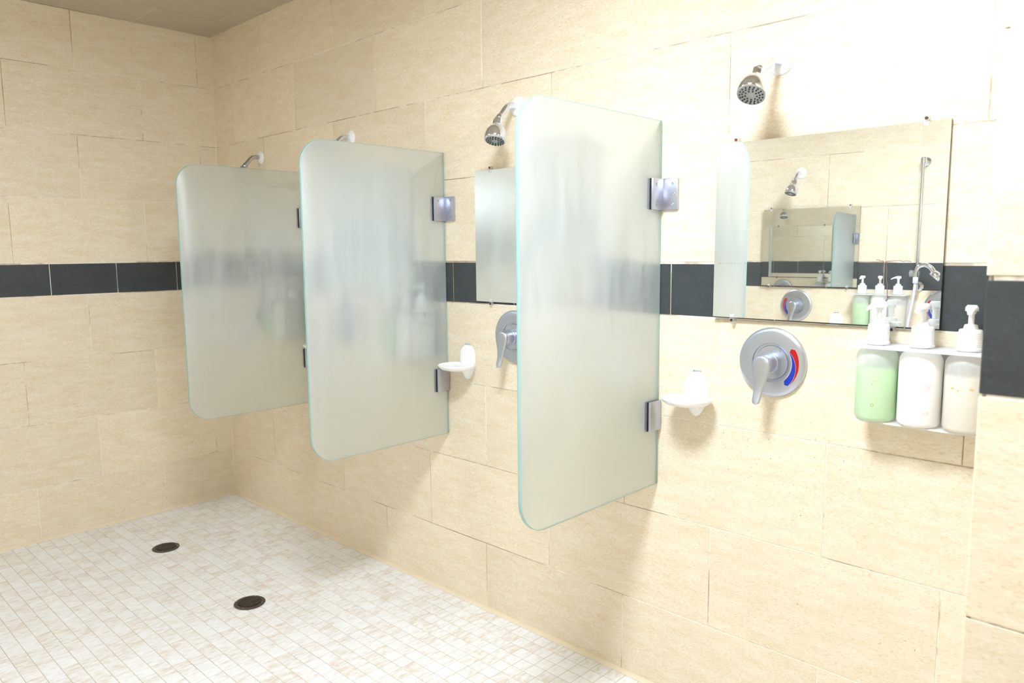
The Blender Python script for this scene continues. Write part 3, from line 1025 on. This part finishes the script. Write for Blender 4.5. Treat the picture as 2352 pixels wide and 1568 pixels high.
def bottle(loc, rz, kind, label, nozzle, group):
    t = thing('pump_bottle', label, 'pump bottle', loc, rz, group)
    prof = [(0.030, 0.0), (0.038, 0.0012), (0.0425, 0.0045), (BR, 0.0115), (BR, 0.148), (0.0440, 0.157), (0.0400, 0.165), (0.0330, 0.1705), (0.0255, 0.173), (0.0190, 0.1745)]
    MB().lathe(prof, 48).build('bottle_body', 'white_bottle' if kind == 'white' else 'bottle', t, smooth=50)
    if kind != 'white':
        r = BR - 0.0018
        MB().lathe([(0.028, 0.002), (0.038, 0.0035), (r - 0.002, 0.007), (r, 0.0125), (r, 0.124), (r - 0.0005, 0.1245)], 40).build('liquid', 'green_liquid' if kind == 'green' else 'amber_liquid', t, smooth=50)
    # ribbed screw collar, stem, pump head
    c = [(0.0195, 0.1815), (0.0250, 0.1815), (0.0258, 0.183), (0.0258, 0.188), (0.0235, 0.1885)]
    for k in range(7):
        z = 0.190 + k * 0.0048
        c += [(0.0232, z), (0.0236, z + 0.001), (0.0236, z + 0.0034), (0.0232, z + 0.0044)]
    c += [(0.0225, 0.227), (0.0205, 0.2285), (0.0145, 0.2295), (0.0140, 0.233), (0.0125, 0.2385), (0.0070, 0.240)]
    MB().lathe(c, 40).build('collar', 'white', t, smooth=40)
    p = MB()
    p.lathe([(0.0058, 0.236), (0.0058, 0.262), (0.0085, 0.263), (0.0088, 0.270), (0.0100, 0.2705)], 24)
    rings = []
    for x, hw, zb, zt in ((-0.0115, 0.0085, 0.2690, 0.2790), (-0.0095, 0.0120, 0.2685, 0.2812), (0.000, 0.0132, 0.2685, 0.2818), (0.010, 0.0118, 0.2690, 0.2800), (0.020, 0.0085, 0.2695, 0.2765), (0.030, 0.0062, 0.2675, 0.2725), (0.037, 0.0050, 0.2640, 0.2680), (0.0395, 0.0042, 0.2625, 0.2655)):
        rings.append([(x, hw, zb), (x, hw * 0.98, zb + (zt - zb) * 0.6), (x, hw * 0.7, zt), (x, -hw * 0.7, zt), (x, -hw * 0.98, zb + (zt - zb) * 0.6), (x, -hw, zb)])
    p.loft(rings, mtx=Matrix.Rotation(nozzle, 4, 'Z'))
    p.build('pump', 'white', t, smooth=50)
    if kind == 'white':
        print_on('lettering', text_mesh('CONDITIONER', 0.0098), 0.0330, BR + 0.0003, 'pink', t)
        print_on('lettering', text_mesh('Palms', 0.024, 0.45), 0.090, BR + 0.0003, 'pink', t, 0.1)
        print_on('lettering', text_mesh('Spa', 0.012, 0.3), 0.0765, BR + 0.0003, 'pink', t, 0.12)
        ring_patch('emblem', [(-0.0285 + 0.0045 * math.cos(a), 0.100 + 0.0055 * math.sin(a), 0.0012, 0.0030) for a in [2 * PI * k / 7 for k in range(7)]], 0.0, BR, 'pink', t)
    elif kind == 'green':
        print_on('lettering', text_mesh('O', 0.0105), 0.0380, BR + 0.0003, 'brown_print', t, 0.16)
        ring_patch('worn_print', [(0.006, 0.0905, 0.0008, 0.0018), (-0.0345, 0.104, 0.0006, 0.0013), (-0.031, 0.1005, 0.0012, 0.0012), (0.012, 0.098, 0.0016, 0.0006), (0.017, 0.100, 0.0012, 0.0006)], 0.0, BR, 'brown_print', t)
    else:
        ring_patch('residue', [(-0.020, 0.101, 0.0040, 0.0017), (-0.008, 0.098, 0.0028, 0.0012), (0.018, 0.102, 0.0042, 0.0018)], 0.0, BR, 'orange', t)
    return t

def dispenser(wall_x, rz, ys, z0, labels, blabel, nozz, group, order=('green', 'white', 'amber')):
    """ys: the three bottle positions along the wall, left to right when facing it"""
    sgn = -1 if rz == R_RIGHT else 1
    cx = 0.058
    mid = ys[1]
    t = thing('dispenser_bracket', blabel, 'bracket', (wall_x, mid, z0), rz, 'white soap dispenser brackets')
    half = abs(ys[2] - ys[0]) / 2
    L = half + 0.050
    # outline of a plate with rounded front corners and three collar holes approximated by slots between bars
    def plate(zb, zt, depth, name, holes):
        m = MB()
        if holes:
            hr = 0.0200
            # strips: back rail, front rail, and webs between collars, all at one height
            m.box((0.0004, -L, zb), (cx - hr, L, zt), 0.0008)
            pts = []
            for k in range(9):
                a = PI / 2 * k / 8
                pts.append((cx + hr + (depth - cx - hr) * math.cos(a) * 0 + 0, 0))
            out = []
            rc = 0.022
            for cxx, cyy, a0 in ((depth - rc, L - rc, 0), (depth - rc, -L + rc, -90)):
                seq = [math.radians(a0 + 90 * k / 8) for k in range(9)]
                if a0 == 0:
                    seq = seq[::-1]
                else:
                    seq = seq[::-1]
                out.append([(cxx + rc * math.cos(a), cyy + rc * math.sin(a)) for a in seq])
            front = [(cx + hr, L)] + out[0] + out[1] + [(cx + hr, -L)]
            m.loft([[(x, y, zb) for x, y in front], [(x, y, zt) for x, y in front]])
            edges = [-L] + sum([[(y - mid) * sgn - hr, (y - mid) * sgn + hr] for y in sorted(ys, key=lambda q: (q - mid) * sgn)], []) + [L]
            for k in range(0, len(edges), 2):
                m.box((cx - hr + 0.0002, edges[k], zb), (cx + hr - 0.0002, edges[k + 1], zt), 0)
        else:
            m.box((0.0004, -L + 0.012, zb), (depth, L - 0.012, zt), 0.001)
        return m.build(name, 'bracket', t, smooth=30)
    plate(0.1752, 0.1800, 0.112, 'top_plate', True)
    plate(-0.0045, -0.0006, 0.085, 'bottom_plate', False)
    MB().box((0.0004, -L + 0.006, -0.004), (0.0060, L - 0.006, 0.1750), 0.001).build('back_plate', 'bracket', t, smooth=30)
    for y, k, lb, nz in zip(ys, order, labels, nozz):
        bottle((wall_x - cx if rz == R_RIGHT else wall_x + cx, y, z0), rz, k, lb, nz, group)

Z_B = 0.977
dispenser(0.0, R_RIGHT, (-3.503, -3.598, -3.693), Z_B,
          ('pump bottle of bright green soap, leftmost under the large mirror', 'opaque white conditioner pump bottle with faded pink lettering, under the large mirror', 'pump bottle of pale amber soap cut off by the wing wall'),
          'white wall bracket holding three pump bottles under the large mirror', (-0.45, -0.12, 0.12), 'pump bottles under the large mirror')
dispenser(0.0, R_RIGHT, (-1.625, -1.720, -1.815), Z_B + 0.004,
          ('green soap bottle blurred behind the middle glass screen', 'white pump bottle blurred behind the middle glass screen', 'yellowish pump bottle blurred behind the middle glass screen'),
          'bottle bracket blurred behind the middle glass screen', (0.1, -0.1, 0.2), 'pump bottles behind the middle glass screen')
dispenser(0.0, R_RIGHT, (-0.655, -0.750, -0.845), Z_B + 0.004,
          ('green soap bottle blurred behind the farthest glass screen', 'white pump bottle blurred behind the farthest glass screen', 'amber pump bottle blurred behind the farthest glass screen'),
          'bottle bracket blurred behind the farthest glass screen', (0.1, -0.1, 0.2), 'pump bottles behind the farthest glass screen')
# on the opposite wall the same set reads green, white, amber from far to near
dispenser(ROOM_X, R_LEFT, (-2.651, -2.744, -2.837), 0.988,
          ('green soap bottle reflected in the large mirror', 'white pump bottle reflected in the large mirror', 'amber soap bottle reflected in the large mirror'),
          'bottle bracket on the opposite wall reflected in the large mirror', (0.05, -0.35, 0.9), 'pump bottles on the opposite wall')

# ------------------------------------------------------------------ slide bar and hand shower on the opposite wall
sb = thing('slide_bar', 'chrome vertical slide bar reflected near the right edge of the large mirror', 'slide bar', (ROOM_X, -2.925, 1.225), R_LEFT)
MB().tube([(0.052, 0, -0.03), (0.052, 0, 0.675)], 0.0095, 18).build('bar', 'chrome', sb)
for z in (-0.012, 0.655):
    MB().lathe([(0.026, 0.0), (0.026, 0.006), (0.021, 0.012), (0.013, 0.018), (0.012, 0.040)], 32, mtx=align((1, 0, 0), (0.0004, 0, z))).lathe([(0.010, -0.017), (0.015, -0.015), (0.015, 0.015), (0.010, 0.017)], 24, mtx=Matrix.Translation((0.052, 0, z))).build('bar_bracket', 'chrome', sb)
sl = MB().lathe([(0.012, -0.024), (0.0165, -0.022), (0.0165, 0.022), (0.012, 0.024)], 24, mtx=Matrix.Translation((0.052, 0, 0.060)))
sl.lathe([(0.008, 0.012), (0.011, 0.014), (0.011, 0.034), (0.016, 0.036)], 20, mtx=align((1, -0.2, 0), (0.052, 0, 0.060)))
slo = sl.build('slider', 'chrome', sb)
kn = MB()
rings = []
for h_, r_ in ((0.014, 0.008), (0.018, 0.015), (0.034, 0.017), (0.037, 0.013)):
    rings.append([((r_ * (1 + 0.08 * math.cos(8 * a))) * math.cos(a), (r_ * (1 + 0.08 * math.cos(8 * a))) * math.sin(a), h_) for a in [2 * PI * k / 32 for k in range(32)]])
kn.loft(rings)
kn.build('knob', 'clip', slo, mtx=align((0, 1, 0), (0.052, 0, 0.060)))
hs = thing('hand_shower', 'chrome hand shower on a lilac hose, reflected in the large mirror', 'hand shower', (ROOM_X, -2.925, 1.285), R_LEFT)
pth = bez([(0.088, -0.004, -0.020), (0.092, -0.006, 0.012), (0.094, -0.018, 0.036), (0.096, -0.048, 0.046), (0.098, -0.078, 0.030), (0.100, -0.098, -0.002)], 6)
rad = [0.0095 + 0.004 * (i / (len(pth) - 1)) for i in range(len(pth))]
MB().tube(pth, 0.01, 18, radii=rad).build('handle', 'chrome', hs, smooth=60)
hd = align((0.25, 0.62, -0.74), (0.101, -0.102, -0.010))
MB().lathe([(0.012, -0.024), (0.022, -0.018), (0.029, -0.006), (0.031, 0.006), (0.030, 0.014), (0.027, 0.016)], 36).build('spray_head', 'chrome', hs, smooth=50, mtx=hd)
MB().lathe([(0.0265, 0.0145), (0.0265, 0.0175), (0.020, 0.0185)], 32).build('spray_face', 'black', hs, smooth=40, mtx=hd)
MB().lathe([(0.0125, -0.052), (0.0135, -0.050), (0.0135, -0.022), (0.012, -0.019)], 20, mtx=Matrix.Translation((0.088, -0.004, 0.0))).build('hose_nut', 'hose', hs)
MB().tube(bez([(0.088, -0.004, -0.045), (0.089, 0.003, -0.14), (0.088, 0.020, -0.26), (0.085, 0.030, -0.42), (0.080, 0.020, -0.58), (0.070, -0.02, -0.66), (0.05, -0.06, -0.62), (0.012, -0.075, -0.52)], 8), 0.0078, 12).build('hose', 'hose', hs, smooth=60)

# ------------------------------------------------------------------ floor drains
def drain(x, y, rot, label):
    t = thing('floor_drain', label, 'drain', (x, y, 0.0004), rot, 'round bronze floor drains')
    R_ = 0.060
    MB().lathe([(R_ * 0.985, 0.0), (R_, 0.0015), (R_, 0.003), (R_ - 0.002, 0.0042), (0.0455, 0.0046), (0.0445, 0.0040), (0.0445, 0.0)], 56).build('rim', 'bronze', t, smooth=35)
    MB().lathe([(0.0444, 0.0002), (0.0444, 0.0050)], 40).build('pit', 'pit', t, smooth=0)
    g = MB()
    p = 0.0088
    for k in range(-4, 5):
        c = k * p
        hl = math.sqrt(max(0.0, 0.0444 ** 2 - c * c))
        g.box((c - 0.0012, -hl, 0.0050), (c + 0.0012, hl, 0.0064))
        g.box((-hl, c - 0.0012, 0.0052), (hl, c + 0.0012, 0.0066))
    g.lathe([(0.006, 0.0050), (0.006, 0.0070), (0.004, 0.0074)], 16)
    g.build('grate', 'bronze', t, smooth=0)
    for a in (0.5, 2.1, 3.6, 5.2):
        MB().lathe([(0.0028, 0.0), (0.0028, 0.0012), (0.001, 0.0018)], 12).build('screw', 'screw', t, mtx=Matrix.Translation((0.0525 * math.cos(a), 0.0525 * math.sin(a), 0.0044)))
drain(-0.608, -0.535, 0.5, 'round bronze floor drain nearer the far end wall')
drain(-0.609, -1.364, 0.15, 'round bronze floor drain with bright screws, nearer the camera')

# ------------------------------------------------------------------ water beads on the lower shower wall
rd = random.Random(11)
wd = MB()
def dome(y, z, r):
    n = 6
    vs_ = [(-r * 0.55, y, z)]
    for rr, xx in ((0.62, -0.42), (1.0, 0.0)):
        for k in range(n):
            a = 2 * PI * k / n
            vs_.append((xx * r, y + rr * r * math.cos(a), z + rr * r * math.sin(a)))
    fs = [(0, 1 + (k + 1) % n, 1 + k) for k in range(n)]
    fs += [(1 + k, 1 + (k + 1) % n, 7 + (k + 1) % n, 7 + k) for k in range(n)]
    fs.append(tuple(7 + k for k in range(n)))
    wd.add([(v[0] - 0.0003, v[1], v[2]) for v in vs_], fs)
for _ in range(1500):
    c = rd.choice(((-2.45, 0.32, 0.30, 0.16), (-3.05, 0.22, 0.28, 0.14), (-3.30, 0.40, 0.28, 0.20), (-2.25, 0.80, 0.18, 0.10), (-3.2, 0.85, 0.2, 0.1)))
    y, z = rd.gauss(c[0], c[2]), rd.gauss(c[1], c[3])
    if RET_Y + 0.05 < y < -1.2 and 0.03 < z < 0.93 and abs(y - Y_P1) > 0.03:
        dome(y, z, rd.uniform(0.0006, 0.0017))
wo = wd.build('water_beads', 'water', smooth=80)
tag(wo, 'tiny water beads clinging to the lower shower wall', 'water', kind='stuff')
